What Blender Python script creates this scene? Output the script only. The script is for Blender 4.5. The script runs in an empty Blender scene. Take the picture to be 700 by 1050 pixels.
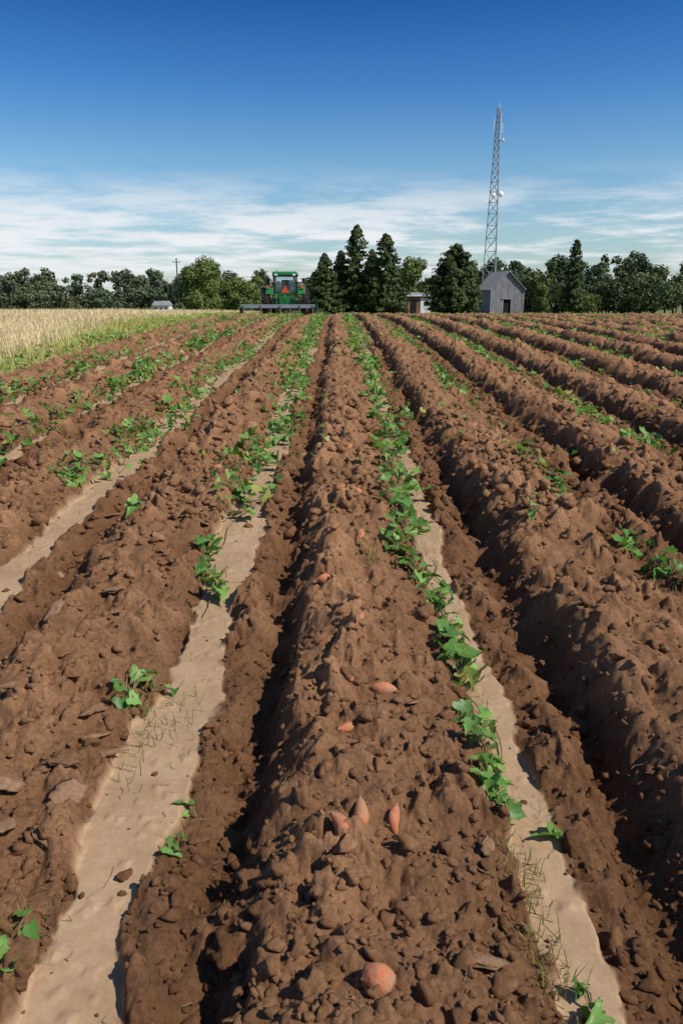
import bpy, bmesh, math, numpy as np
from mathutils import Vector, Matrix, Euler
rng=np.random.default_rng(7)
sc=bpy.context.scene
sc.view_settings.view_transform='Standard'
sc.view_settings.look='None'
sc.view_settings.exposure=0

# ------------------------------------------------------------ noise
def h2(ix,iy,s):
    n=(ix.astype(np.int64)*374761393+iy.astype(np.int64)*668265263+int(s)*974634777)&0xffffffff
    n=((n^(n>>13))*1274126177)&0xffffffff
    n=((n^(n>>15))*2246822519)&0xffffffff
    return ((n^(n>>16))&0xffffff)/16777216.0
def vn(x,y,s=0):
    ix=np.floor(x);iy=np.floor(y);fx=x-ix;fy=y-iy
    fx=fx*fx*(3-2*fx);fy=fy*fy*(3-2*fy)
    ix=ix.astype(np.int64);iy=iy.astype(np.int64)
    a=h2(ix,iy,s);b=h2(ix+1,iy,s);c=h2(ix,iy+1,s);d=h2(ix+1,iy+1,s)
    return ((a+(b-a)*fx)*(1-fy)+(c+(d-c)*fx)*fy)*2-1
def fbm(x,y,o,s=0):
    r=0;a=1;t=0
    for i in range(o):
        r=r+a*vn(x*2**i+i*13.7,y*2**i+i*7.3,s+i);t+=a;a*=.5
    return r/t
def sst(a,b,x):
    t=np.clip((x-a)/(b-a),0,1);return t*t*(3-2*t)
def clods(x,y,cell,s,prob):
    """angular lumps on a jittered lattice"""
    X=x/cell;Y=y/cell
    ix=np.floor(X).astype(np.int64);iy=np.floor(Y).astype(np.int64)
    out=np.zeros_like(x)
    for dx in(-1,0,1):
        for dy in(-1,0,1):
            cx=ix+dx;cy=iy+dy
            r1=h2(cx,cy,s);r2=h2(cx,cy,s+1);r3=h2(cx,cy,s+2);r4=h2(cx,cy,s+3)
            vx=X-(cx+r1);vy=Y-(cy+r2)
            r=.26+.5*r3
            ca=np.cos(r4*6.283);sa=np.sin(r4*6.283)
            p=vx*ca+vy*sa;q=vy*ca-vx*sa
            d=np.maximum(np.maximum(p,-.8*p+.25*q),np.maximum(q*.9,-q*1.15-.2*p))
            d=np.maximum(d,np.sqrt(vx*vx+vy*vy)*.72)
            t=np.clip(1-d/r,0,1)
            tilt=1+1.0*((r1-.5)*vx+(r2-.5)*vy)/r
            hh=np.minimum(t*1.8,1)*(.5+.5*t)*tilt*r*1.3
            hh=np.where(h2(cx,cy,s+4)<prob,hh,0)
            out=np.maximum(out,hh)
    return out

# ------------------------------------------------------------ terrain
W=1.15;X0=.58
def g(Y):
    Y=np.asarray(Y,float)
    sp=4*np.log1p(np.exp(np.clip((Y-27)/4,-40,40)))
    z=.030*Y-.050*sp
    zf=.030*320-.050*(320-27)
    return np.where(Y>320,zf,z)
kn=np.array([0,.06,.11,.16,.20,.25,.29,.38,.45,.58,.75,.86,.93,1.0])
kz=np.array([-.05,-.05,-.035,-.03,-.065,-.11,-.09,.04,.082,.088,.05,.012,-.035,-.05])
tp=np.linspace(0,1,1001);tz=np.interp(tp,kn,kz)
kk=np.ones(61)/61;tz=np.convolve(np.concatenate([tz[-60:-1],tz,tz[1:60]]),kk,'same')[59:59+1001]
def bil(x,y,s):
    return np.abs(vn(x,y,s)+.35*vn(x*1.9+4.1,y*1.9,s+1))
def field(X,Y):
    """height, sand mask, dryness of the dug field"""
    xs=X+.05*vn(Y*.7,Y*0+3.3,5)+.065*fbm(X*2.6,Y*2.6,4,9)
    k=np.floor((xs-X0)/W);p=(xs-X0)/W-k
    ks=np.round((xs-X0)/W)
    ds=np.abs(xs-X0-ks*W)
    hw=np.where(ks==-1,.115,np.where(ks==0,.064,np.where(ks==-2,.10,np.where(ks<-2,.055,.0))))
    hw=hw*(1+.35*vn(Y*1.3,ks*7.1,31))
    e=ds+.036*fbm(X*10,Y*10,5,77)
    sand=1-sst(hw,hw+.022,e)
    sand=np.where(hw<.01,0,sand)
    base=np.interp(p,tp,tz)
    amp=1+.28*vn(Y*.8,k*5.3,40)
    amp=amp*np.where(k>=0,1.12,1.0)
    z=base*amp
    z=z*(1-sand)-.05*sand
    rough=1-sand
    z=z+rough*(.06*fbm(X*2.6,Y*2.6,3,60))
    wx=.05*fbm(X*7,Y*7,3,100);wy=.05*fbm(X*7+50,Y*7,3,110)
    xa=X+wx;ya=Y+wy
    spac=.0032*(Y+.3)
    dens=sst(-.5,.4,fbm(X*2.5,Y*1.5,2,120))
    d2=sst(-.3,.35,fbm(X*4.0+9,Y*3.0,2,125))
    c=.062*clods(xa,ya,.17,200,.50)*(.3+.9*dens)
    c=c+.046*clods(xa+.3,ya,.085,210,.6)*(.35+.75*d2)
    c=c+.050*bil(xa*5,ya*5,400)*(.5+.5*dens)+.024*bil(xa*12,ya*12,410)
    m=spac<.035
    t=np.zeros_like(X)
    if m.any():
        t[m]=(.022*clods(xa[m]+wy[m]*.3,ya[m],.045,220,.6)+.008*bil(xa[m]*30,ya[m]*30,420))*(.35+.8*d2[m])
    c=c+t
    m=spac<.016
    t=np.zeros_like(X)
    if m.any():
        t[m]=(.010*clods(X[m]+.3*wx[m],Y[m]+.3*wy[m],.021,230,.55)+.004*bil(X[m]*66,Y[m]*66,240))*(.3+.9*d2[m])+.002*vn(X[m]*150,Y[m]*150,241)
    c=c+t
    z=z+(c-.04)*rough
    m=(sand>.05)&(spac<.02)
    if m.any():
        z[m]=z[m]+sand[m]*(.007*clods(X[m],Y[m],.034,300,.12)+.010*fbm(X[m]*4,Y[m]*2,4,310))
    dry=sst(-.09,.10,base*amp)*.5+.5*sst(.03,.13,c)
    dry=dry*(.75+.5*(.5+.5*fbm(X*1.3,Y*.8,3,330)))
    return z+g(Y),sand,dry

def zat(X,Y):
    X=np.atleast_1d(np.asarray(X,float));Y=np.atleast_1d(np.asarray(Y,float))
    return field(X,Y)[0]

# ------------------------------------------------------------ mesh helpers
def mk_mesh(name,V,F,smooth=False,attrs=None,mats=None,parent=None):
    V=np.asarray(V,np.float32);F=np.asarray(F,np.int32)
    me=bpy.data.meshes.new(name)
    me.vertices.add(len(V));me.vertices.foreach_set('co',V.ravel())
    n,k=F.shape
    me.loops.add(n*k);me.loops.foreach_set('vertex_index',F.ravel())
    me.polygons.add(n);me.polygons.foreach_set('loop_start',np.arange(0,n*k,k,dtype=np.int32))
    me.polygons.foreach_set('loop_total',np.full(n,k,np.int32))
    me.polygons.foreach_set('use_smooth',np.full(n,smooth))
    me.update(calc_edges=True)
    for a,v in (attrs or {}).items():
        v=np.asarray(v,np.float32)
        if v.ndim==2:
            at=me.attributes.new(a,'FLOAT_COLOR','POINT');at.data.foreach_set('color',v.ravel())
        else:
            at=me.attributes.new(a,'FLOAT','POINT');at.data.foreach_set('value',v)
    ob=bpy.data.objects.new(name,me);sc.collection.objects.link(ob)
    if mats: me.materials.append(mats)
    if parent: ob.parent=parent
    return ob
def inst(T,F,P,R,S):
    S=np.asarray(S,float)
    if S.ndim==1:S=S[:,None]*np.ones(3)
    V=np.einsum('nij,nkj->nki',R,T[None]*S[:,None,:])+P[:,None,:]
    N=len(P);n=len(T)
    FF=F[None]+(np.arange(N)*n)[:,None,None]
    return V.reshape(-1,3),FF.reshape(-1,F.shape[1])
def euler_R(rx,ry,rz):
    cx,sx,cy,sy,cz,sz=np.cos(rx),np.sin(rx),np.cos(ry),np.sin(ry),np.cos(rz),np.sin(rz)
    R=np.empty((len(rx),3,3))
    R[:,0,0]=cz*cy;R[:,0,1]=cz*sy*sx-sz*cx;R[:,0,2]=cz*sy*cx+sz*sx
    R[:,1,0]=sz*cy;R[:,1,1]=sz*sy*sx+cz*cx;R[:,1,2]=sz*sy*cx-cz*sx
    R[:,2,0]=-sy;R[:,2,1]=cy*sx;R[:,2,2]=cy*cx
    return R
def tubes(segs,n=6):
    A=np.array([s[0] for s in segs],float);B=np.array([s[1] for s in segs],float)
    r0=np.array([s[2] for s in segs]);r1=np.array([s[3] for s in segs])
    d=B-A;L=np.linalg.norm(d,axis=1);k=L>1e-6;A,B,r0,r1,d,L=A[k],B[k],r0[k],r1[k],d[k],L[k]
    d=d/L[:,None];a=np.where((np.abs(d[:,2])<.9)[:,None],np.array([0,0,1.]),np.array([1.,0,0]))
    u=np.cross(d,a);u/=np.linalg.norm(u,axis=1)[:,None];v=np.cross(d,u)
    t=2*np.pi*np.arange(n)/n
    q=u[:,None]*np.cos(t)[None,:,None]+v[:,None]*np.sin(t)[None,:,None]
    V=np.stack([A[:,None]+q*r0[:,None,None],B[:,None]+q*r1[:,None,None]],2).reshape(-1,3)
    f=np.array([(2*i,2*((i+1)%n),2*((i+1)%n)+1,2*i+1) for i in range(n)])
    F=(f[None]+(np.arange(len(A))*2*n)[:,None,None]).reshape(-1,4)
    return V,F
def empty(name,loc=(0,0,0),rz=0):
    e=bpy.data.objects.new(name,None);e.location=loc;e.rotation_euler=(0,0,rz)
    e.empty_display_size=.3;sc.collection.objects.link(e);return e
def box(name,size,loc,mat,parent=None,rot=(0,0,0),bev=.0,taper=None):
    bm=bmesh.new();bmesh.ops.create_cube(bm,size=1)
    for v in bm.verts:
        v.co.x*=size[0];v.co.y*=size[1];v.co.z*=size[2]
        if taper and v.co.z>0: v.co.x*=taper[0];v.co.y*=taper[1]
    if bev>0: bmesh.ops.bevel(bm,geom=bm.edges[:],offset=bev,segments=2,affect='EDGES',profile=.6)
    me=bpy.data.meshes.new(name);bm.to_mesh(me);bm.free();me.materials.append(mat)
    ob=bpy.data.objects.new(name,me);ob.location=loc;ob.rotation_euler=rot
    sc.collection.objects.link(ob)
    if parent: ob.parent=parent
    return ob
def revolve(name,prof,loc,mat,parent,axis='X',seg=36):
    V=[];F=[];m=len(prof)
    for i in range(seg):
        t=2*math.pi*i/seg
        for a,r in prof:
            if axis=='X':V.append((a,r*math.cos(t),r*math.sin(t)))
            elif axis=='Y':V.append((r*math.cos(t),a,r*math.sin(t)))
            else:V.append((r*math.cos(t),r*math.sin(t),a))
    for i in range(seg):
        j=(i+1)%seg
        for q in range(m-1):F.append((i*m+q,j*m+q,j*m+q+1,i*m+q+1))
    ob=mk_mesh(name,V,F,False,None,mat,parent);ob.location=loc;return ob
def tube_ob(name,segs,mat,parent=None,n=6,smooth=True):
    V,F=tubes(segs,n);return mk_mesh(name,V,F,smooth,None,mat,parent)

# ------------------------------------------------------------ materials
def nt(name):
    m=bpy.data.materials.new(name);m.use_nodes=True;t=m.node_tree
    b=t.nodes['Principled BSDF'];b.inputs['Specular IOR Level'].default_value=.25
    return m,t,b
def N(t,typ,**k):
    n=t.nodes.new(typ)
    for a,v in k.items():setattr(n,a,v)
    return n
def mixc(t,fac,a,b,mode='MIX'):
    n=N(t,'ShaderNodeMix',data_type='RGBA',blend_type=mode)
    for i,v in((0,fac),(6,a),(7,b)):
        if isinstance(v,bpy.types.NodeSocket): t.links.new(v,n.inputs[i])
        else: n.inputs[i].default_value=v if i==0 else (*v,1)
    return n.outputs[2]
def noise(t,scale,detail=4,rough=.6,vec=None):
    n=N(t,'ShaderNodeTexNoise');n.inputs['Scale'].default_value=scale;n.inputs['Detail'].default_value=detail
    n.inputs['Roughness'].default_value=rough
    if vec is None:
        tc=N(t,'ShaderNodeTexCoord');vec=tc.outputs['Object']
    t.links.new(vec,n.inputs['Vector'])
    return n.outputs['Fac']
def ramp(t,fac,a,b):
    n=N(t,'ShaderNodeMapRange');t.links.new(fac,n.inputs[0])
    n.inputs[1].default_value=a;n.inputs[2].default_value=b;return n.outputs[0]
def attr(t,name):
    return N(t,'ShaderNodeAttribute',attribute_name=name)
def simple(name,col,rough=.6,var=.15,scale=6,metal=0,spec=.3):
    m,t,b=nt(name)
    f=ramp(t,noise(t,scale,5,.65),.3,.7)
    c=mixc(t,f,tuple(x*(1-var) for x in col),tuple(min(1,x*(1+var)) for x in col))
    t.links.new(c,b.inputs['Base Color']);b.inputs['Roughness'].default_value=rough
    b.inputs['Metallic'].default_value=metal;b.inputs['Specular IOR Level'].default_value=spec
    return m
def bump(t,b,h,st,dist):
    n=N(t,'ShaderNodeBump');n.inputs['Strength'].default_value=st;n.inputs['Distance'].default_value=dist
    t.links.new(h,n.inputs['Height']);t.links.new(n.outputs[0],b.inputs['Normal'])

m_soil,t,b=nt('soil')
dry=attr(t,'dry').outputs['Fac'];sand=attr(t,'sand').outputs['Fac']
n1=ramp(t,noise(t,4,5,.65),.3,.7);n2=ramp(t,noise(t,60,4,.7),.3,.7)
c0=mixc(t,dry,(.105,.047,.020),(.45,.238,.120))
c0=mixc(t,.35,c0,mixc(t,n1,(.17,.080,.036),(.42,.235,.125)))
c0=mixc(t,1.0,c0,mixc(t,n2,(.66,.63,.60),(1.2,1.2,1.22)),'MULTIPLY')
cs=mixc(t,n1,(.36,.235,.135),(.47,.325,.20))
n3=ramp(t,noise(t,18,6,.75),.35,.7)
cs=mixc(t,1.0,cs,mixc(t,n3,(.86,.83,.80),(1.04,1.04,1.04)),'MULTIPLY')
cs=mixc(t,1.0,cs,mixc(t,n2,(.88,.87,.86),(1.05,1.05,1.05)),'MULTIPLY')
t.links.new(mixc(t,sand,c0,cs),b.inputs['Base Color'])
b.inputs['Roughness'].default_value=.95;b.inputs['Specular IOR Level'].default_value=.08
bs=N(t,'ShaderNodeMapRange');t.links.new(sand,bs.inputs[0]);bs.inputs[3].default_value=.85;bs.inputs[4].default_value=.2
nb_=N(t,'ShaderNodeBump');nb_.inputs['Distance'].default_value=.018
t.links.new(bs.outputs[0],nb_.inputs['Strength']);t.links.new(noise(t,85,6,.78),nb_.inputs['Height']);t.links.new(nb_.outputs[0],b.inputs['Normal'])

m_clod,t,b=nt('clod_soil')
r=attr(t,'rnd').outputs['Fac'];pale=attr(t,'pale').outputs['Fac']
c0=mixc(t,r,(.15,.07,.031),(.46,.248,.127))
n2=ramp(t,noise(t,50,4,.7),.3,.7)
c0=mixc(t,pale,c0,(.40,.245,.145))
c0=mixc(t,1.0,c0,mixc(t,n2,(.70,.67,.64),(1.15,1.15,1.17)),'MULTIPLY')
t.links.new(c0,b.inputs['Base Color']);b.inputs['Roughness'].default_value=.95;b.inputs['Specular IOR Level'].default_value=.08
bump(t,b,noise(t,85,6,.78),.85,.018)

def leafmat(name,dark,light,third=None,trans=.25,rough=.5):
    m,t,b=nt(name)
    r=attr(t,'rnd').outputs['Fac']
    c=mixc(t,r,dark,light)
    if third:
        q=attr(t,'alt').outputs['Fac'];c=mixc(t,q,c,third)
    t.links.new(c,b.inputs['Base Color']);b.inputs['Roughness'].default_value=rough
    tr=N(t,'ShaderNodeBsdfTranslucent');t.links.new(mixc(t,1.0,c,(1.25,1.3,.7),'MULTIPLY'),tr.inputs[0])
    mx=N(t,'ShaderNodeMixShader');mx.inputs[0].default_value=trans
    t.links.new(b.outputs[0],mx.inputs[1]);t.links.new(tr.outputs[0],mx.inputs[2])
    t.links.new(mx.outputs[0],t.nodes['Material Output'].inputs[0])
    return m
m_leaf=leafmat('vine_leaf',(.060,.16,.025),(.23,.40,.095),(.42,.36,.09),.3,.40)
m_stem=simple('vine_stem',(.19,.16,.07),.7)
m_grass=leafmat('dry_grass',(.56,.43,.24),(.88,.73,.47),(.34,.38,.06),.2,.7)
m_weed=leafmat('weed_blade',(.12,.13,.03),(.34,.30,.11),None,.25,.6)
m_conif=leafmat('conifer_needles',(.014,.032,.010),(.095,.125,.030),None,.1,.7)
m_decid=leafmat('broad_foliage',(.060,.098,.024),(.20,.245,.060),None,.2,.6)
m_far=leafmat('far_foliage',(.065,.095,.052),(.145,.17,.085),(.19,.17,.09),.15,.8)  # distance haze is mixed into these leaf colours, making them paler and greyer
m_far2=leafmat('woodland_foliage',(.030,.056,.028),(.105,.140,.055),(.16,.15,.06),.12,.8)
m_bark=simple('bark',(.11,.08,.055),.9,.35,9)

# ------------------------------------------------------------ dug field
NX,NY=1180,1240
tt=np.linspace(-1,1,NX);u=.76*(.5*tt+.5*tt**3)
yy=np.exp(np.linspace(math.log(.6+.3),math.log(47+.3),NY))-.3
UU,YY=np.meshgrid(u,yy)
XX=UU*(YY+3)
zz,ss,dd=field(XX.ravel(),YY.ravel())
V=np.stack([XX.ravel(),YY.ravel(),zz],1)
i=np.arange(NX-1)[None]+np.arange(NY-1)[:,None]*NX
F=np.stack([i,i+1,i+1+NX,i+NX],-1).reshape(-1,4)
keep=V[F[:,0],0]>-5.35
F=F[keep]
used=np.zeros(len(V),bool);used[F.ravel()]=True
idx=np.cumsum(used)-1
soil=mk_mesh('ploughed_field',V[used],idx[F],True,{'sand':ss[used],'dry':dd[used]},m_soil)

# ------------------------------------------------------------ base ground
gx=np.unique(np.concatenate([np.linspace(-60,60,121),np.array([-5.5,-5.2,-4.9,-4.4]),np.linspace(-2500,-60,25),np.linspace(60,2500,25)]))
gy=np.unique(np.concatenate([np.linspace(-60,100,161),np.linspace(100,340,41),np.linspace(340,4000,20)]))
GX,GY=np.meshgrid(gx,gy);GXf=GX.ravel();GYf=GY.ravel()
ins=(GXf>-5.0)&(GYf>.8)&(GYf<46.5)&(np.abs(GXf)<.76*(GYf+3)-1)
gz=g(GYf)+.02-.45*ins+.08*fbm(GXf*.15,GYf*.15,2,500)*(1-ins)*sst(3,10,np.abs(GXf+5))
soilzone=(GXf>-5.1)&(GYf<47)
gold=np.array([.58,.46,.27,1]);green=np.array([.17,.19,.065,1]);brown=np.array([.30,.155,.075,1]);pale=np.array([.30,.31,.12,1])
col=np.where(soilzone[:,None],brown,np.where(((GXf<-5.1)&(GYf<75))[:,None],gold,np.where((GYf<90)[:,None],pale,green)))
i=np.arange(len(gx)-1)[None]+np.arange(len(gy)-1)[:,None]*len(gx)
F=np.stack([i,i+1,i+1+len(gx),i+len(gx)],-1).reshape(-1,4)
m_ground,t,b=nt('ground_grass')
ca=attr(t,'col').outputs['Color'];nn=ramp(t,noise(t,1.2,8,.75),.3,.7)
t.links.new(mixc(t,1.0,ca,mixc(t,nn,(.6,.62,.6),(1.25,1.2,1.15)),'MULTIPLY'),b.inputs['Base Color'])
b.inputs['Roughness'].default_value=.95
bump(t,b,noise(t,12,6,.8),.8,.1)
mk_mesh('ground',np.stack([GXf,GYf,gz],1),F,True,{'col':col},m_ground)

# ------------------------------------------------------------ loose clods
def clod_templates(sub,n,seed):
    out=[]
    for q in range(n):
        bm=bmesh.new();bmesh.ops.create_icosphere(bm,subdivisions=sub,radius=1)
        P=np.array([v.co[:] for v in bm.verts]);Fc=np.array([[v.index for v in f.verts] for f in bm.faces]);bm.free()
        r=np.random.default_rng(seed+q)
        nrm=r.normal(size=(9,3));nrm/=np.linalg.norm(nrm,axis=1)[:,None]
        dd=r.uniform(.42,.95,9)
        pr=P@nrm.T
        lim=np.where(pr>.05,dd/np.maximum(pr,.05),9).min(1)
        P=P*np.minimum(lim,1.05)[:,None]
        for f_,a in((2.3,.22),(5.1,.15),(10,.09)):
            o=r.uniform(0,50,3)
            P=P*(1+a*(vn(P[:,0]*f_+o[0],P[:,1]*f_+P[:,2]*f_*.7+o[1],seed+q)+vn(P[:,2]*f_+o[2],P[:,0]*f_*.6+P[:,1]*f_,seed+q+3)))[:,None]
        out.append((P*np.array([1,r.uniform(.6,1),r.uniform(.5,.8)]),Fc))
    return out
def scatter(n,ylo,yhi,sub,smin,smax,pw,seed):
    r=np.random.default_rng(seed)
    Y=ylo*(yhi/ylo)**r.random(n*2)
    X=(r.random(n*2)*2-1)*(.55*Y+.9)
    s=smin*(1-r.random(n*2)*(1-(smax/smin)**(-pw)))**(-1/pw)
    z,sd,dr=field(X,Y)
    k=(X>-5)&((sd<.1)|(r.random(n*2)<.07))
    X,Y,s,z,dr,sd=X[k][:n],Y[k][:n],s[k][:n],z[k][:n],dr[k][:n],sd[k][:n]
    s=np.where(sd>.1,s*.6,s)
    T=clod_templates(sub,14,seed)
    Vs=[];Fs=[];A=[];o=0
    w=r.integers(0,14,len(X))
    for q in range(14):
        m=w==q;c=m.sum()
        if c==0: continue
        P=np.stack([X[m],Y[m],z[m]+s[m]*.15],1)
        R=euler_R(r.uniform(-.7,.7,c),r.uniform(-.7,.7,c),r.uniform(0,6.28,c))
        v,f=inst(T[q][0],T[q][1],P,R,s[m])
        Vs.append(v);Fs.append(f+o);o+=len(v)
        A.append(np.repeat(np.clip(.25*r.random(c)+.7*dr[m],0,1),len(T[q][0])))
    return np.concatenate(Vs),np.concatenate(Fs),np.concatenate(A)
parts=[scatter(8500,1.0,6.5,2,.006,.034,1.3,11),scatter(260,1.0,8,3,.028,.06,1.5,12),scatter(8000,4.5,24,1,.018,.075,1.4,13)]
def slabs(seed):
    r=np.random.default_rng(seed)
    pts=[(-.80,1.98,.065),(-.92,2.05,.05),(-1.02,1.98,.06),(-.84,2.35,.065),(-.82,2.25,.06),(-1.25,3.1,.06),(-1.05,3.4,.05),(-.9,3.3,.05),(-.95,1.8,.055),(.46,2.85,.04),(-.77,2.2,.05),(-1.15,2.4,.05),(-1.0,4.1,.06),(-.85,4.6,.05),(.32,1.36,.05)]
    for _ in range(50): pts.append((r.uniform(-1.55,-.74),r.uniform(1.4,7),r.uniform(.02,.055)))
    for _ in range(20): pts.append((r.uniform(-.1,.45),r.uniform(1.5,6),r.uniform(.02,.03)))
    T=clod_templates(3,8,seed);Vs=[];Fs=[];A=[];o=0
    X=np.array([p[0] for p in pts]);Y=np.array([p[1] for p in pts]);Z=zat(X,Y)
    for j,(x,y,s) in enumerate(pts):
        R=euler_R(*[np.array([a]) for a in(r.uniform(-.45,.45),r.uniform(-.5,.4),r.uniform(0,6.28))])
        Tt=T[j%8]
        v,f=inst(Tt[0],Tt[1],np.array([[x,y,Z[j]+.008]]),R,np.array([[s*1.15,s*.95,s*.30]]))
        Vs.append(v);Fs.append(f+o);o+=len(v);A.append(np.full(len(v),r.uniform(.3,.95)))
    return np.concatenate(Vs),np.concatenate(Fs),np.concatenate(A)
parts.append(slabs(31))
Vs=[];Fs=[];A=[];Pl=[];o=0
for j,(v,f,a) in enumerate(parts):
    Vs.append(v);Fs.append(f+o);o+=len(v);A.append(a);Pl.append(a*.8 if j==3 else a*0.)
mk_mesh('soil_clods',np.concatenate(Vs),np.concatenate(Fs),True,{'rnd':np.concatenate(A),'pale':np.concatenate(Pl)},m_clod)

# ------------------------------------------------------------ sweet potatoes
m_pot,t,b=nt('sweet_potato_skin')
f=ramp(t,noise(t,30,6,.7),.35,.65)
c=mixc(t,f,(.40,.115,.050),(.56,.21,.105));f2=ramp(t,noise(t,24,6,.8),.45,.58)
t.links.new(mixc(t,f2,c,(.34,.18,.095)),b.inputs['Base Color']);b.inputs['Roughness'].default_value=.75
bump(t,b,noise(t,60,5,.7),.6,.008)
def potato(x,y,L,Rr,rz,tilt,lift=.5):
    seg,ring=20,18;V=[];F=[];r=np.random.default_rng(int(x*1000+y*77+5000))
    bend=r.uniform(-.3,.3);ph=r.uniform(0,6)
    for i in range(ring+1):
        t_=i/ring;a=(t_-.5)*L
        rr=Rr*(math.sin(math.pi*t_)**.62)*(1-.35*(t_-.35)) if 0<t_<1 else .0015
        if t_<.06 or t_>.94: rr=max(.0015,rr*.6)
        cx=bend*L*(1-(2*t_-1)**2)*.5
        for j in range(seg):
            q=2*math.pi*j/seg;k=1+.09*math.sin(2*q+ph+3*t_)+.06*math.sin(3*q+7*t_)
            V.append((a,cx+rr*k*math.cos(q),rr*k*math.sin(q)))
    for i in range(ring):
        for j in range(seg):
            F.append((i*seg+j,i*seg+(j+1)%seg,(i+1)*seg+(j+1)%seg,(i+1)*seg+j))
    o=mk_mesh('sweet_potato',V,F,True,None,m_pot)
    zn=float(np.median(zat(x+np.array([-.03,0,.03,0,0]),y+np.array([0,.03,0,-.03,0]))))
    o.location=(x,y,zn+Rr*lift);o.rotation_euler=(0,tilt,rz)
for a in[(.085,1.26,.080,.034,.3,.2,.35),(.045,1.76,.12,.026,1.2,-.7,.2),(.0,1.70,.10,.022,2.0,-.3,.2),(.165,1.80,.09,.018,1.45,-.6,.2),
         (.165,2.45,.11,.026,.1,.15,.3),(.07,2.48,.07,.018,.8,.1,.2),(.10,2.85,.10,.024,1.4,-.6,.3),(-.05,3.3,.09,.026,.4,.2,.2),(.03,2.22,.10,.018,.9,.25,.2),
         (.12,3.9,.11,.028,1.3,-.4,.3),(-.03,4.2,.12,.03,.3,.1,.3),
         (-.9,5.6,.1,.03,.6,0,.4),(-1.75,7.2,.1,.035,.6,0,.5),(.1,6.3,.12,.03,1,0,.4),(-1.9,6.1,.09,.03,1,0,.5),(.15,4.9,.1,.027,.9,.2,.3)]:
    potato(*a)

# ------------------------------------------------------------ vines
outl=[(.10,-.10),(.30,-.20),(.50,-.10),(.58,.06),(.42,.20),(.36,.34),(.40,.48),(.24,.62),(.12,.80)]
mid=[(0,0),(0,.35),(0,.7),(0,1.02)]
def zf(x,y):return .28*abs(x)-.28*y*y+.06*math.sin(9*y+6*x)
T=[(x,y,zf(x,y)) for x,y in mid]
for s in(1,-1):T+=[(s*x,y,zf(x*s,y)) for x,y in outl]
T=np.array(T)
def side(o):
    a=[o+i for i in range(9)]
    return [(0,a[0],a[1]),(0,a[1],a[2]),(0,a[2],a[3]),(0,a[3],a[4]),(0,a[4],1),(1,a[4],a[5]),(1,a[5],2),(2,a[5],a[6]),(2,a[6],a[7]),(2,a[7],a[8]),(2,a[8],3)]
LF=np.array(side(4)+[(c,b_,a) for a,b_,c in side(13)])
CX=[];CY=[];LX=[];LY=[];LS=[];LH=[];LA=[]
def cluster(x,y,n,sp,hmax=.09,size=.08,alt=.0):
    n=int(n);r=rng
    a=r.uniform(0,6.28,n);q=sp*np.sqrt(r.random(n))
    CX.append(np.full(n,x));CY.append(np.full(n,y))
    LX.append(x+q*np.cos(a)*.65);LY.append(y+q*np.sin(a)*1.2);LH.append(r.uniform(.015,hmax,n));LS.append(size*r.uniform(.4,1.2,n));LA.append((r.random(n)<.07+alt)*1.)
for c in[(-.61,3.62,9,.10,.10,.10),(-.66,3.75,6,.08,.06,.08),(-.74,4.1,12,.13),(-.68,4.85,16,.18),(-.70,5.3,14,.15),(-.76,2.55,10,.10,.08,.055),(-.70,2.6,6,.12,.06,.04),(-.43,1.98,2,.04,.04,.05),
    (-.47,1.8,3,.06,.05,.05),(-.74,1.42,7,.09,.05,.045),(-1.9,7.4,22,.26),(-1.96,5.8,36,.28),(-2.0,5.5,16,.18),(-1.2,4.6,3,.1),
    (.42,3.8,22,.17),(.34,3.95,12,.12),(.30,4.1,6,.1,.06,.06),(.50,3.45,10,.12),(.50,3.2,14,.12),(.48,2.95,12,.10),(.49,2.72,12,.10),(.47,2.35,13,.09,.07,.06),(.48,2.2,13,.09,.07,.06),(.48,2.02,14,.09,.07,.062),(.48,1.9,10,.07,.05,.052),
    (.62,1.85,2,.03,.03,.065),(.56,1.30,8,.06,.04,.045),(.41,5.0,26,.2),(.43,4.5,20,.18),(.45,5.5,24,.22),
    (1.72,4.25,10,.14),(1.78,3.8,14,.14),(1.82,3.45,6,.1),(1.64,5.5,14,.18),(1.58,6.1,20,.24),(1.45,4.9,4,.1),(1.2,4.4,3,.1)]:
    cluster(*c)
for k in range(-5,24):
    xc=X0+W*k-.10
    if k>=1: xc-=.02
    Y=5.2 if k in(-1,0) else 6.0
    while Y<46:
        if abs(xc)>.62*(Y+3)+1: Y+=.5;continue
        pa=float(vn(np.array([Y*.55]),np.array([k*3.7]),700)[0])+.5*float(vn(np.array([Y*1.9]),np.array([k*3.7]),701)[0])
        if k in(-1,0): d=1.0+.75*pa
        elif k<-1: d=.85+.95*pa
        else: d=.46+.9*pa
        if Y>11: d+=.15
        if d>0.05:
            n=max(1,int(d*10.5/(1+Y*.012)))
            cluster(xc+rng.normal()*(.11 if k<1 else .09),Y+rng.normal()*.1,n,.24,.14 if k<1 else .11,.088,0.04 if k<1 else .10)
        Y+=.20+.004*Y
for _ in range(520):
    Y=6+36*rng.random()**1.2;X=(rng.random()*2-1)*.5*Y
    if X<-4.9: continue
    cluster(X,Y,rng.integers(1,4),.14,.05,.06,.15)
CX,CY,LX,LY,LS,LH,LA=map(np.concatenate,(CX,CY,LX,LY,LS,LH,LA))
n=len(LX);LZ=zat(LX,LY)+LH
near=np.where(LY<8)[0];CZ=zat(CX[near],CY[near])+.005
segs=[]
for j,q in enumerate(near):
    a=np.array([CX[q],CY[q],CZ[j]]);e_=np.array([LX[q],LY[q],LZ[q]]);m=(a+e_)/2+np.array([0,0,.02])
    segs.append((a,m,.0022,.002));segs.append((m,e_,.002,.0013))
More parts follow.
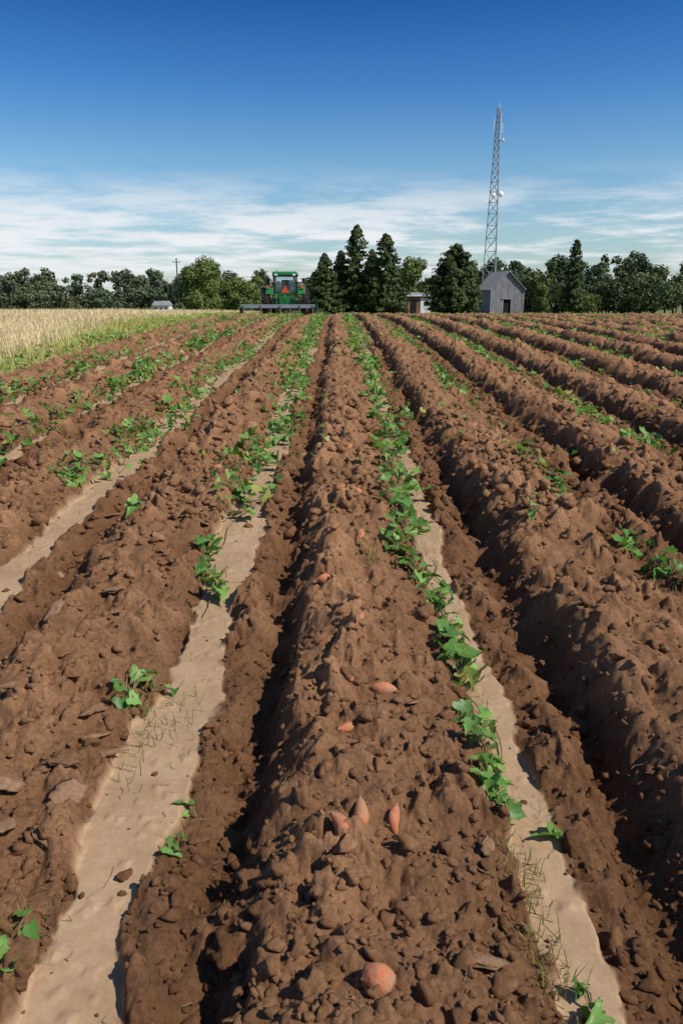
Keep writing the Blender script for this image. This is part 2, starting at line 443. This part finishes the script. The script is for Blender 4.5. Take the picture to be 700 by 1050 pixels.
R=euler_R(rng.uniform(-.8,.5,n),rng.uniform(-.7,.7,n),rng.uniform(0,6.28,n))
S=np.stack([LS*rng.uniform(.75,1.1,n),LS,LS*rng.uniform(.5,2.0,n)],1)
V,F=inst(T,LF,np.stack([LX,LY,LZ],1),R,S)
for (x,y0,y1) in[(.49,1.15,5.6),(.46,1.9,5.6),(-.66,3.3,6),(1.72,3.3,6),(-.74,2.4,2.8),(.52,2.2,4.2)]:
    ph=rng.uniform(0,9);ys=np.arange(y0,y1,.05);xs=x+.05*np.sin(ys*3+ph)+.03*np.sin(ys*8+ph)
    zs=zat(xs,ys);zs=np.convolve(np.pad(zs,3,'edge'),np.ones(7)/7,'valid')+.012
    for i in range(len(ys)-1):
        if math.sin(ys[i]*2.1+ph)>-.5: segs.append(((xs[i],ys[i],zs[i]),(xs[i+1],ys[i+1],zs[i+1]),.0026,.0026))
vobj=mk_mesh('sweet_potato_vines',V,F,True,{'rnd':np.repeat(rng.random(n),len(T)),'alt':np.repeat(LA*rng.random(n),len(T))},m_leaf)
sv,sf=tubes(segs,5);mk_mesh('stems',sv,sf,True,None,m_stem,vobj)
print('leaves',n)
# fine dead roots on the soil
r=np.random.default_rng(91);segs=[]
nr=260
ry=1.1*(9/1.1)**r.random(nr);rx=(r.random(nr)*2-1)*(.5*ry+.5);rx=np.where(rx<-4.8,0,rx)
ra=r.uniform(0,6.28,nr);rl=r.uniform(.02,.08,nr)
PX=[];PY=[]
for s_ in range(5):
    PX.append(rx+np.cos(ra)*rl*s_/4+.005*r.normal(size=nr));PY.append(ry+np.sin(ra)*rl*s_/4+.005*r.normal(size=nr))
PX=np.array(PX);PY=np.array(PY);PZ=zat(PX.ravel(),PY.ravel()).reshape(PX.shape)
PZ=np.maximum(PZ,PZ.mean(0)[None])+.003
for j in range(nr):
    for s_ in range(4):segs.append(((PX[s_,j],PY[s_,j],PZ[s_,j]),(PX[s_+1,j],PY[s_+1,j],PZ[s_+1,j]),.0011,.0008))
sv,sf=tubes(segs,4);mk_mesh('dead_roots',sv,sf,True,None,simple('dry_root',(.26,.17,.09),.8))

def blades(X,Y,H,Wd,lean,seed,Z=None):
    r=np.random.default_rng(seed);n=len(X)
    a=r.uniform(0,6.28,n);la=r.uniform(0,6.28,n);l=np.abs(lean*r.normal(size=n))
    if Z is None:Z=zat(X,Y)
    wx=np.cos(a)*Wd*.5;wy=np.sin(a)*Wd*.5
    P=np.zeros((n,5,3))
    P[:,0]=np.stack([X-wx,Y-wy,Z],1);P[:,1]=np.stack([X+wx,Y+wy,Z],1)
    mx=X+np.cos(la)*l*H*.35;my=Y+np.sin(la)*l*H*.35;mz=Z+H*.6
    P[:,2]=np.stack([mx+wx*.7,my+wy*.7,mz],1);P[:,3]=np.stack([mx-wx*.7,my-wy*.7,mz],1)
    P[:,4]=np.stack([X+np.cos(la)*l*H,Y+np.sin(la)*l*H,Z+H*np.maximum(.25,1-.35*l)],1)
    o=(np.arange(n)*5)[:,None]
    F=np.concatenate([np.stack([o[:,0],o[:,0]+1,o[:,0]+2],1),np.stack([o[:,0],o[:,0]+2,o[:,0]+3],1),np.stack([o[:,0]+3,o[:,0]+2,o[:,0]+4],1)])
    return P.reshape(-1,3),F
X=[];Y=[];H=[]
for (x,y,n_,s,h_) in[(-.60,2.48,40,.09,.10),(-.66,2.3,22,.06,.07),(.50,1.72,60,.05,.06),(.48,1.55,60,.06,.07),(.48,1.4,80,.05,.055),(-.75,1.45,40,.06,.08),(.55,1.25,35,.05,.05),(.18,3.75,60,.06,.12),(.30,4.0,30,.06,.1),
    (-.45,1.82,14,.04,.06),(-.8,2.1,14,.05,.06),(-1.95,5.7,70,.18,.15),(-2.0,7.2,40,.2,.15),(-.7,3.4,20,.08,.08),(.47,2.6,25,.07,.06),(.6,1.98,10,.04,.04)]:
    X+=list(x+rng.normal(size=n_)*s*.7);Y+=list(y+rng.normal(size=n_)*s*1.4);H+=list(h_*rng.uniform(.4,1.1,n_))
for _ in range(1400):
    k=rng.integers(-5,3);yv=2+16*rng.random()**1.5;X.append(X0+W*k-.10+rng.normal()*.07);Y.append(yv);H.append(rng.uniform(.02,.09))
X=np.array(X);Y=np.array(Y);H=np.array(H)
v,f=blades(X,Y,H,np.full(len(X),.0032),.9,5)
mk_mesh('weeds',v,f,False,{'rnd':np.repeat(rng.random(len(X)),5)},m_weed)

# ------------------------------------------------------------ golden grass
n=170000
Y=5+70*rng.random(n)**1.25
X=-5.0-(rng.random(n)**1.15)*(.62*Y+6)
edge=-5.0-X
wobb=.5*vn(Y*.35,Y*0,810)
greenf=1-sst(.9,2.0,edge+wobb+.3*rng.normal(size=n))
patch=sst(.4,.9,fbm(X*.12,Y*.12,2,820))*.10
H=np.where(greenf>.5,.12+.16*rng.random(n),.24+.18*rng.random(n))*(1+.2*vn(X*.4,Y*.4,830))
H=H*(.55+.45*sst(0,1.0,edge))
v,f=blades(X,Y,H,.007+.0008*Y,.7,6,g(Y)+.0)
altv=np.clip(greenf*rng.uniform(.5,1.1,n)+patch*rng.random(n),0,1)
mk_mesh('dry_grass',v,f,False,{'rnd':np.repeat(rng.random(n)*.7+.3*(.5+.5*vn(X*.2,Y*.5,840)),5),'alt':np.repeat(altv,5)},m_grass)

# ------------------------------------------------------------ trees
LQ=np.array([(-.5,-.35,0),(.5,-.3,.05),(.45,.35,-.05),(-.4,.4,.08)])
LQF=np.array([(0,1,2),(0,2,3)])
def leafmesh(name,P,Nn,S,mat,parent=None,alt=None,shade=None):
    n=len(P);Nn=Nn+rng.normal(size=(n,3))*.4;Nn/=np.linalg.norm(Nn,axis=1)[:,None]
    a=rng.normal(size=(n,3));u=np.cross(Nn,a);u/=np.linalg.norm(u,axis=1)[:,None];v=np.cross(Nn,u)
    R=np.stack([u,v,Nn],2)
    V,F=inst(LQ,LQF,P,R,S)
    r=rng.random(n) if shade is None else np.clip(shade+.35*(rng.random(n)-.5),0,1)
    at={'rnd':np.repeat(r,4),'alt':np.repeat(alt if alt is not None else np.zeros(n),4)}
    return mk_mesh(name,V,F,False,at,mat,parent)
def sphere_dirs(n):
    d=rng.normal(size=(n,3));return d/np.linalg.norm(d,axis=1)[:,None]
def decid_pts(H,R,n,lobes=16,low=.18):
    c=[];rr=[]
    for i in range(lobes):
        t_=rng.uniform(0,1);a=rng.uniform(0,6.28)
        prof=math.sin(math.pi*(.12+.78*t_))**.7
        q=R*.68*prof*math.sqrt(rng.random())
        c.append((q*math.cos(a),q*math.sin(a),H*(low+.12+(.80-low)*t_)));rr.append(R*rng.uniform(.26,.46)*(.7+.3*prof))
    c=np.array(c);rr=np.array(rr)
    w=rr**2/np.sum(rr**2);k=rng.choice(lobes,n,p=w);d=sphere_dirs(n)
    rad=rr[k]*(1-.45*rng.random(n)**1.7)*(1+.12*rng.normal(size=n))
    P=c[k]+d*rad[:,None]*np.array([1,1,.85])
    return P,d+np.array([0,0,.3]),c,rng.random(lobes)[k]
def decid(name,X,Y,H,R,n,mat,ls,low=.15,lobes=18):
    e=empty(name,(X,Y,float(g(Y))))
    P,d,c,sh=decid_pts(H,R,n,lobes,low=low)
    leafmesh('foliage',P,d,ls*rng.uniform(.6,1.3,len(P)),mat,e,shade=.25+.5*sh)
    sg=[((0,0,-.2),(0,0,H*.45),H*.028,H*.018),((0,0,H*.45),(.1,0,H*.8),H*.018,H*.005)]
    for q in c[:9]:sg.append(((0,0,H*rng.uniform(.18,.5)),tuple(q),H*.011,H*.003))
    tube_ob('trunk',sg,m_bark,e,8)
    return e
def conifer(name,X,Y,H,R,nb,per,mat,ls,shape=.8,low=.02):
    e=empty(name,(X,Y,float(g(Y))))
    P=[];D=[];sg=[((0,0,-.2),(0,0,H*.97),H*.022,.02)];sh=[]
    for i in range(nb):
        t_=low+(.985-low)*rng.random()**1.05
        a=rng.uniform(0,6.28)
        L=R*((1-t_)**shape)*rng.uniform(.72,1.18)*(1-.15*max(0,.12-t_)/.12)+.03*R
        z0=t_*H;up=rng.uniform(.0,.42)
        m=max(6,int(per*(.35+L/R)))
        q=rng.random(m)**.6
        sp=.09*R*(1.1-q*.6)*(.35+.65*(1-t_))
        px=np.cos(a)*L*q+rng.normal(size=m)*sp;py=np.sin(a)*L*q+rng.normal(size=m)*sp
        pz=z0+up*L*q+rng.normal(size=m)*sp*.8
        P.append(np.stack([px,py,np.clip(pz,.05,H*1.01)],1));D.append(np.stack([np.cos(a)*np.ones(m),np.sin(a)*np.ones(m),.6*np.ones(m)],1))
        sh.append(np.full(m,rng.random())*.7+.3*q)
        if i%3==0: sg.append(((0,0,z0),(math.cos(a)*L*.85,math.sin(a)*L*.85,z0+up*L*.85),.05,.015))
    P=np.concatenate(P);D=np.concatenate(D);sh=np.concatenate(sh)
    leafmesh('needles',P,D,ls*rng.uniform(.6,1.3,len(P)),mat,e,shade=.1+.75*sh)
    tube_ob('trunk',sg,m_bark,e,6)
    return e
def px2x(px,Y):return (px-345)*.00123*Y
for (px,Y,H,R,shp) in[(333,84,6.2,2.1,.72),(350,88,6.8,2.0,.72),(366,86,9.2,2.75,.68),(395,84,8.1,2.7,.66),(381,92,7.2,2.1,.7),(322,90,4.6,1.3,.7)]:
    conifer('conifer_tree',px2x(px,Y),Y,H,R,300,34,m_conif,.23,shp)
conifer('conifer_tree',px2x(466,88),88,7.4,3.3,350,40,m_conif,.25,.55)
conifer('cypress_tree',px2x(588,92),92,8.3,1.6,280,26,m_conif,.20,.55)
decid('broadleaf_tree',px2x(425,105),105,6.9,2.7,4500,m_decid,.28)
decid('broadleaf_tree',px2x(205,120),120,8.1,4.8,11000,m_decid,.30,.0,30)
decid('broadleaf_tree',px2x(243,125),125,5.2,3.2,4000,m_decid,.30,.0)
decid('broadleaf_tree',px2x(264,130),130,5.8,2.6,3500,m_decid,.30,.0)
decid('broadleaf_tree',px2x(555,100),100,3.9,1.6,2200,m_decid,.22,.0)
decid('broadleaf_tree',px2x(606,110),110,2.6,2.0,1800,m_decid,.22,.0)
def mass(name,specs,mat,ls,per):
    P=[];D=[];S=[];A=[];sg=[]
    for (X,Y,H,R) in specs:
        n=int(per*R*H/30)
        p,d,c,sh=decid_pts(H,R,n,11,low=.0)
        P.append(p+np.array([X,Y,float(g(Y))]));D.append(d);S.append(.05+.4*sh+.5*rng.random());A.append(np.full(n,.7*rng.random() if rng.random()<.22 else 0.))
        sg.append(((X,Y,float(g(Y))-.3),(X,Y,float(g(Y))+H*.6),.2,.1))
    o=leafmesh(name,np.concatenate(P),np.concatenate(D),ls*rng.uniform(.6,1.3,sum(map(len,P))),mat,None,np.concatenate(A),np.concatenate(S))
    tube_ob('trunks',sg,m_bark,o,5)
sp=[]
x=-150
while x<60:
    Y=rng.uniform(205,245);sp.append((x,Y,(9.4 if x<-10 else 7.5)*rng.uniform(.68,1.16),rng.uniform(2.8,4.8)));x+=rng.uniform(.9,2.2)
x=-150
while x<60:
    sp.append((x,rng.uniform(195,205),rng.uniform(4.0,7.0),rng.uniform(2.6,4.0)));x+=rng.uniform(1.5,2.8)
mass('distant_trees',sp,m_far,.62,600)
sp=[];x=20
while x<135:
    Y=rng.uniform(150,175);sp.append((x,Y,(10.4 if x<45 else 11.8)*rng.uniform(.76,1.10),rng.uniform(2.8,4.6)));x+=rng.uniform(.6,1.5)
x=20
while x<135:
    sp.append((x,rng.uniform(138,146),rng.uniform(4.5,8.5),rng.uniform(2.8,4.4)));x+=rng.uniform(1.2,2.2)
mass('distant_trees',sp,m_far2,.5,700)
sp=[(px2x(p,150),150,rng.uniform(2.4,4.2),rng.uniform(1.8,2.8)) for p in range(225,330,6)]
mass('hedge',sp,m_decid,.35,900)

# ------------------------------------------------------------ lattice tower
m_steel=simple('galvanised_steel',(.30,.31,.33),.5,.1,3,.3)
m_white=simple('white_paint',(.75,.75,.73),.5,.05)
def tower():
    Y=120;X=px2x(503,Y);base=float(g(Y));e=empty('radio_tower',(X,Y,base),.3)
    H=28.4;segs=[]
    def corner(z,i):
        w=(2.5*(1-z/H)+.55*(z/H))*.5*1.15
        a=i*2*math.pi/3+.5;return (w*math.cos(a),w*math.sin(a),z)
    zs=[0];
    while zs[-1]<H-.5: zs.append(zs[-1]+max(.75,1.9*(1-zs[-1]/H)+.6))
    zs[-1]=H
    for a,b_ in zip(zs[:-1],zs[1:]):
        for i in range(3):
            j=(i+1)%3
            segs.append((corner(a,i),corner(b_,i),.075,.06))
            segs.append((corner(a,i),corner(b_,j),.035,.035));segs.append((corner(a,j),corner(b_,i),.035,.035))
            segs.append((corner(b_,i),corner(b_,j),.035,.035))
    tube_ob('lattice',segs,m_steel,e,5)
    tube_ob('mast_antennas',[((0,0,H-.5),(0,0,H+.8),.05,.03),((.3,0,H-4),(.3,0,H-.6),.05,.05),((-.35,.1,H-2.2),(-.7,.1,H-2.2),.04,.04),((-.7,.1,H-3),(-.7,.1,H-1.2),.05,.05),((.3,0,H-2.5),(.6,0,H-2.5),.04,.04),((.6,0,H-3.2),(.6,0,H-1.9),.05,.05)],m_white,e,6)
    for (dx,z,r) in[(-.60,16.8,.36),(.60,17.0,.42),(.45,24.2,.22)]:
        revolve('dish',[(-.2,0.01),(-.18,r*.5),(-.08,r*.9),(0,r),(.02,r),(.03,.01)],(dx,-.6,z),m_white,e,'Y',20)
        tube_ob('dish_arm',[((dx,-.55,z),(0,0,z),.05,.05)],m_steel,e,6)
tower()

# ------------------------------------------------------------ barn
m_wood,t,b=nt('weathered_boards')
f=ramp(t,noise(t,2.0,6,.7),.3,.7);tc=N(t,'ShaderNodeTexCoord');mp=N(t,'ShaderNodeMapping');mp.inputs['Scale'].default_value=(9,9,.7)
t.links.new(tc.outputs['Object'],mp.inputs[0]);f2=ramp(t,noise(t,1.5,6,.7,mp.outputs[0]),.3,.7)
c=mixc(t,f2,(.13,.13,.14),(.42,.42,.44));t.links.new(mixc(t,1.0,c,mixc(t,f,(.75,.72,.7),(1.1,1.1,1.1)),'MULTIPLY'),b.inputs['Base Color']);b.inputs['Roughness'].default_value=.85
m_roof=simple('tin_roof',(.33,.31,.30),.55,.25,1.5,.3)
m_rust=simple('rusty_tin',(.26,.12,.07),.7,.3,2)
m_dark=simple('dark_interior',(.012,.012,.012),.9)
def barn():
    Y=104;X=px2x(513,Y);e=empty('wooden_barn',(X,Y,float(g(Y))-.05),.22)
    w,d,h,ap=4.5,4.6,3.25,5.35
    nb=18
    for fy,nm in((-d/2,'front_board'),(d/2,'back_board')):
        V=[];F=[]
        for i in range(nb):
            x0=-w/2+i*w/nb+.02;x1=-w/2+(i+1)*w/nb-.02
            off=rng.uniform(-.02,.02)
            z0=rng.uniform(.0,.08)
            if fy<0 and abs((x0+x1)/2+.1)<.5: z0=2.0
            t0=h+(ap-h)*(1-abs(x0)/(w/2))-.03;t1=h+(ap-h)*(1-abs(x1)/(w/2))-.03
            o=len(V)
            for yv in(fy-.02+off,fy+.02+off):
                V+=[(x0,yv,z0),(x1,yv,z0),(x1,yv,t1),(x0,yv,t0)]
            F+=[(o,o+1,o+2,o+3),(o+7,o+6,o+5,o+4),(o,o+4,o+5,o+1),(o+1,o+5,o+6,o+2),(o+3,o+7,o+4,o),(o+2,o+6,o+7,o+3)]
        mk_mesh(nm,V,F,False,None,m_wood,e)
    for sx,nm in((-1,'left_wall'),(1,'right_wall')):
        V=[];F=[]
        for i in range(24):
            y0=-d/2+.05+i*(d-.1)/24;y1=y0+(d-.1)/24-.015;o=len(V);x=sx*(w/2-.03+rng.uniform(-.01,.01))
            V+=[(x,y0,.03),(x,y1,.03),(x,y1,h),(x,y0,h)];F.append((o,o+1,o+2,o+3))
        mk_mesh(nm,V,F,False,None,m_wood,e)
    box('interior',(w-.3,d-.3,h-.2),(0,0,h/2),m_dark,e)
    ang=math.atan2(ap-h,w/2);L=math.hypot(ap-h,w/2)+.3
    for sx in(-1,1):
        box('roof_panel',(L,d+.6,.06),(sx*(L/2)*math.cos(ang)+sx*.02,0,ap+.06-(L/2)*math.sin(ang)),m_roof,e,(0,sx*ang,0))
        for q in range(12):
            box('roof_seam',(L,.03,.05),(sx*(L/2)*math.cos(ang)+sx*.04,-d/2-.2+q*(d+.4)/11,ap+.11-(L/2)*math.sin(ang)),m_roof,e,(0,sx*ang,0))
    box('door_lintel',(1.4,.07,.16),(-.1,-d/2-.07,2.05),m_wood,e)
    for x in(-w/2,w/2): box('corner_post',(.16,.16,h),(x,-d/2,h/2),m_wood,e)
barn()
def shed():
    Y=97;X=px2x(428,Y);e=empty('shed',(X,Y,float(g(Y))-.05),.15)
    box('walls',(3.0,2.6,2.2),(0,0,1.1),m_rust,e)
    box('white_wall_panel',(1.35,.06,2.0),(.75,-1.34,1.02),m_white,e)
    box('door',(.7,.05,1.7),(-.75,-1.33,.86),m_dark,e)
    box('roof',(3.5,3.2,.10),(0,0,2.45),m_roof,e,(.10,.04,0),.02)
    box('fascia',(3.4,.06,.16),(0,-1.6,2.28),m_white,e)
    box('window',(.5,.05,.45),(.8,-1.39,1.35),m_dark,e)
shed()
def house():
    Y=175;X=px2x(166,Y);e=empty('farmhouse',(X,Y,float(g(Y))))
    box('walls',(3.6,3,1.9),(0,0,.95),m_white,e)
    box('roof',(4.0,3.6,.9),(0,0,2.3),m_roof,e,taper=(.85,.05))
    box('door',(.5,.05,1.3),(0,-1.53,.7),m_dark,e);box('window',(.6,.05,.6),(1.1,-1.53,1.1),m_dark,e);box('window',(.6,.05,.6),(-1.1,-1.53,1.1),m_dark,e)
house()
Y=118;e=empty('utility_pole',(px2x(183,Y),Y,float(g(Y))))
tube_ob('pole',[((0,0,-.3),(0,0,8.0),.13,.09)],m_bark,e,8);tube_ob('crossarm',[((-.6,0,7.4),(.6,0,7.4),.05,.05)],m_bark,e,6)
for dx in(-.5,0,.5): tube_ob('insulator',[((dx,0,7.45),(dx,0,7.6),.04,.03)],m_steel,e,6)

# ------------------------------------------------------------ tractor
m_green=simple('green_paint',(.020,.17,.045),.35,.15,3,0,.5)
m_yel=simple('yellow_paint',(.62,.45,.02),.4,.1)
m_rub=simple('tyre_rubber',(.028,.025,.022),.85,.4,8)
m_blk=simple('black_metal',(.02,.02,.02),.5)
m_red=simple('red_reflector',(.80,.09,.03),.5,.05)
m_gls,t,b=nt('cab_glass')
b.inputs['Base Color'].default_value=(.75,.85,.88,1);b.inputs['Roughness'].default_value=.05;b.inputs['Transmission Weight'].default_value=.95;b.inputs['IOR'].default_value=1.1
def wheel(e,x,y,r,w,nm):
    pr=[(-w/2,r*.55),(-w/2*1.02,r*.75),(-w/2*.95,r*.9),(-w/2*.7,r*.97),(0,r*.985),(w/2*.7,r*.97),(w/2*.95,r*.9),(w/2*1.02,r*.75),(w/2,r*.55)]
    revolve(nm+'_tyre',pr,(x,y,r),m_rub,e,'X',40)
    revolve(nm+'_rim',[(-w*.42,r*.56),(-w*.38,r*.5),(-w*.1,r*.45),(-w*.06,r*.15),(-w*.2,r*.12),(-w*.2,.001)],(x,y,r),m_yel,e,'X',28)
    revolve(nm+'_rim_inner',[(w*.42,r*.56),(w*.38,r*.5),(w*.1,r*.45),(w*.06,r*.15),(w*.06,.001)],(x,y,r),m_yel,e,'X',28)
    V=[];F=[]
    nl=26
    for i in range(nl):
        for s in(-1,1):
            a=2*math.pi*(i+.5*(s>0))/nl;o=len(V)
            for (xx,da) in((0.02*s,0.10),(s*w*.5,-.02)):
                for rr in(r*.95,r*1.02):
                    for dw in(-.035,.035):
                        aa=a+da+dw/r*1.2;V.append((xx,rr*math.cos(aa),rr*math.sin(aa)))
            F+=[(o,o+1,o+3,o+2),(o+4,o+6,o+7,o+5),(o,o+2,o+6,o+4),(o+1,o+5,o+7,o+3),(o+2,o+3,o+7,o+6)]
    q=mk_mesh(nm+'_lugs',V,F,False,None,m_rub,e);q.location=(x,y,r)
def tractor():
    Y=44.5;X=px2x(293,Y);e=empty('tractor',(X,Y,float(g(Y))-.10),.03);e.scale=(.90,.90,.90)
    for s in(-1,1):
        wheel(e,s*1.24,0,.90,.46,'rear_wheel');wheel(e,s*.95,2.5,.58,.34,'front_wheel')
        box('fender',(.46,1.25,.07),(s*.98,0,1.86),m_green,e,(0,0,0),.03)
        box('fender_back',(.46,.07,.5),(s*.98,-.66,1.64),m_green,e,(-.5,0,0),.02)
        box('tail_light',(.2,.06,.12),(s*1.05,-.72,1.84),m_red,e,(0,0,0),.015)
        box('cab_pillar_rear',(.07,.07,1.05),(s*.72,-.55,2.02),m_blk,e,(-.03,s*-.04,0),.01)
        box('cab_pillar_front',(.07,.07,1.05),(s*.66,.85,2.02),m_blk,e,(.05,s*-.04,0),.01)
        box('side_glass',(.02,1.3,.95),(s*.71,.15,2.02),m_gls,e,(0,s*-.04,0))
        box('work_light',(.18,.08,.11),(s*.55,-.74,2.56),m_white,e,(0,0,0),.02)
        box('mirror_arm',(.35,.03,.03),(s*.92,.8,2.35),m_blk,e);box('mirror',(.18,.04,.32),(s*1.1,.8,2.25),m_blk,e,(0,0,0),.015)
        box('lift_arm',(.07,.95,.09),(s*.38,-.95,.75),m_blk,e,(.2,0,0),.015)
    box('axle_housing',(1.9,.35,.35),(0,0,.88),m_green,e,(0,0,0),.05)
    box('rear_body',(.8,1.2,.75),(0,.1,1.05),m_green,e,(0,0,0),.06)
    box('cab_base',(1.38,1.35,.3),(0,.15,1.50),m_green,e,(0,0,0),.04)
    box('hood',(.82,2.0,.78),(0,1.95,1.45),m_green,e,(0,0,0),.09,(.82,.98))
    box('grille',(.7,.05,.65),(0,2.97,1.35),m_blk,e,(0,0,0),.01)
    box('hood_stripe',(.84,1.7,.06),(0,1.9,1.30),m_yel,e,(0,0,0),.01)
    box('chassis',(.5,2.6,.4),(0,1.5,.85),m_blk,e,(0,0,0),.04)
    box('front_axle',(1.8,.2,.2),(0,2.5,.58),m_blk,e,(0,0,0),.03)
    box('cab_roof',(1.62,1.75,.22),(0,.15,2.65),m_green,e,(0,0,0),.08,(.93,.93))
    box('roof_trim',(1.56,1.68,.06),(0,.15,2.51),m_blk,e,(0,0,0),.02)
    box('rear_glass',(1.3,.02,.9),(0,-.56,2.04),m_gls,e,(-.03,0,0))
    box('front_glass',(1.2,.02,.9),(0,.86,2.04),m_gls,e,(.05,0,0))
    box('seat_base',(.5,.5,.15),(0,.0,1.74),m_blk,e,(0,0,0),.04);box('seat_back',(.48,.12,.55),(0,-.22,2.0),m_blk,e,(-.1,0,0),.04)
    revolve('steering_wheel',[(-.015,.19),(0,.21),(.015,.19),(0,.17),(-.015,.19)],(0,.5,2.0),m_blk,e,'Z',20)
    tube_ob('exhaust',[((.52,1.15,1.6),(.52,1.15,2.7),.06,.055)],m_blk,e,8)
    tube_ob('beacon',[((-.5,.0,2.75),(-.5,.0,2.9),.05,.04)],m_yel,e,8)
    V=[]
    for y in(-.80,-.78): V+=[(-.25,y,1.5),(.25,y,1.5),(0,y,1.93)]
    bm=bmesh.new();vs=[bm.verts.new(v) for v in V];bm.faces.new(vs[:3]);bm.faces.new(vs[5:2:-1])
    for i in range(3):bm.faces.new((vs[i],vs[3+i],vs[3+(i+1)%3],vs[(i+1)%3]))
    me=bpy.data.meshes.new('slow_triangle');bm.to_mesh(me);bm.free();me.materials.append(m_red)
    o=bpy.data.objects.new('slow_triangle',me);sc.collection.objects.link(o);o.parent=e
    e2=empty('potato_digger',(X-.15,Y-2.1,float(g(Y-2.1))-.05),.03);e2.scale=(.93,.93,.93)
    box('toolbar',(4.3,.16,.16),(-.15,0,.62),m_steel,e2,(0,0,0),.02);box('rear_bar',(3.9,.10,.10),(-.1,-.8,.55),m_steel,e2,(0,0,0),.02)
    for x in(-2.1,-1.1,0,1.1,1.85):
        box('side_beam',(.08,1.1,.12),(x,-.4,.60),m_green,e2,(0,0,0),.015)
        box('shank',(.07,.14,.75),(x,-.55,.28),m_steel,e2,(.25,0,0),.015)
        box('share',(.34,.3,.04),(x,-.45,.03),m_steel,e2,(.3,0,0),.01)
    for x in(-2.25,2.0):
        revolve('gauge_wheel',[(-.09,.12),(-.1,.24),(-.06,.29),(.06,.29),(.1,.24),(.09,.12),(.03,.10),(.03,.001)],(x,.25,.29),m_rub,e2,'X',24)
        box('gauge_bracket',(.06,.3,.4),(x+.12,.12,.48),m_green,e2,(0,0,0),.01)
    for x in(-.25,.25): box('hitch_mast',(.08,.5,.65),(x,.2,.88),m_green,e2,(.5,0,0),.02)
    for x in(-1.65,-.55,.55,1.5):
        revolve('coulter_disc',[(-.01,.02),(-.012,.25),(0,.27),(.012,.25),(.01,.02)],(x,.1,.28),m_steel,e2,'X',24)
tractor()

# ------------------------------------------------------------ light and sky
el,az=math.radians(47),math.radians(112)
S=Vector((math.cos(el)*math.sin(az),math.cos(el)*math.cos(az),math.sin(el)))
sl=bpy.data.lights.new('sun','SUN');sl.energy=4.9;sl.angle=math.radians(.5);sl.color=(1,.95,.87)
so=bpy.data.objects.new('sun',sl);so.rotation_euler=S.to_track_quat('Z','Y').to_euler();sc.collection.objects.link(so)
w=bpy.data.worlds.new('World');sc.world=w;w.use_nodes=True;t=w.node_tree;t.nodes.clear()
out=N(t,'ShaderNodeOutputWorld');bg=N(t,'ShaderNodeBackground');bg.inputs[1].default_value=.12
sky=N(t,'ShaderNodeTexSky',sky_type='NISHITA');sky.sun_disc=False;sky.sun_elevation=el;sky.sun_rotation=az
sky.air_density=1.0;sky.dust_density=.6;sky.ozone_density=2.5
tc=N(t,'ShaderNodeTexCoord');sx=N(t,'ShaderNodeSeparateXYZ');t.links.new(tc.outputs['Generated'],sx.inputs[0])
z=sx.outputs['Z']
cr=N(t,'ShaderNodeValToRGB');t.links.new(z,cr.inputs[0])
E=cr.color_ramp.elements
E[0].position=0;E[0].color=(.80,.90,1,1);E[1].position=.6;E[1].color=(.45,.65,.88,1)
for p,c in((.08,(.78,.92,1,1)),(.16,(.58,.85,1,1)),(.23,(.29,.62,.97,1)),(.31,(.11,.39,.78,1))):
    q=E.new(p);q.color=c
skyc=mixc(t,1.0,sky.outputs[0],cr.outputs[0],'MULTIPLY')
def math_(op,a,b=None):
    n=N(t,'ShaderNodeMath',operation=op)
    for i,v in enumerate((a,b)):
        if v is None: continue
        if isinstance(v,(int,float)): n.inputs[i].default_value=v
        else: t.links.new(v,n.inputs[i])
    return n.outputs[0]
zc=math_('ADD',math_('MAXIMUM',z,0.0),.05)
cx=math_('DIVIDE',sx.outputs['X'],zc);cy=math_('DIVIDE',sx.outputs['Y'],zc)
cb=N(t,'ShaderNodeCombineXYZ');t.links.new(cx,cb.inputs[0]);t.links.new(cy,cb.inputs[1])
nz=noise(t,.95,9,.64,cb.outputs[0])
nz2=noise(t,.23,3,.5,cb.outputs[0])
cov=math_('ADD',math_('MULTIPLY',nz,.80),math_('MULTIPLY',nz2,.40))
# thinner towards the east (+X)
cov=math_('SUBTRACT',cov,math_('MULTIPLY',sx.outputs['X'],.14))
m1=N(t,'ShaderNodeMapRange',interpolation_type='SMOOTHSTEP');t.links.new(cov,m1.inputs[0]);m1.inputs[1].default_value=.49;m1.inputs[2].default_value=.70
b1=N(t,'ShaderNodeMapRange',interpolation_type='SMOOTHSTEP');t.links.new(z,b1.inputs[0]);b1.inputs[1].default_value=.16;b1.inputs[2].default_value=.07
b2=N(t,'ShaderNodeMapRange');t.links.new(z,b2.inputs[0]);b2.inputs[1].default_value=.0;b2.inputs[2].default_value=.05;b2.inputs[3].default_value=.7
mk=math_('MULTIPLY',math_('MULTIPLY',m1.outputs[0],b1.outputs[0]),math_('MULTIPLY',b2.outputs[0],.95))
fin=mixc(t,mk,skyc,(7.2,7.35,7.6))
t.links.new(fin,bg.inputs[0]);t.links.new(bg.outputs[0],out.inputs[0])

# ------------------------------------------------------------ camera
cam=bpy.data.cameras.new('camera');co=bpy.data.objects.new('camera',cam);sc.collection.objects.link(co)
cam.sensor_fit='VERTICAL';cam.sensor_height=36;cam.sensor_width=24;cam.lens=780/1050*36
cam.clip_start=.05;cam.clip_end=6000
co.location=(0,0,1.5);co.rotation_euler=Euler((math.radians(90-15.8),0,math.radians(-.37)),'XYZ')
sc.camera=co
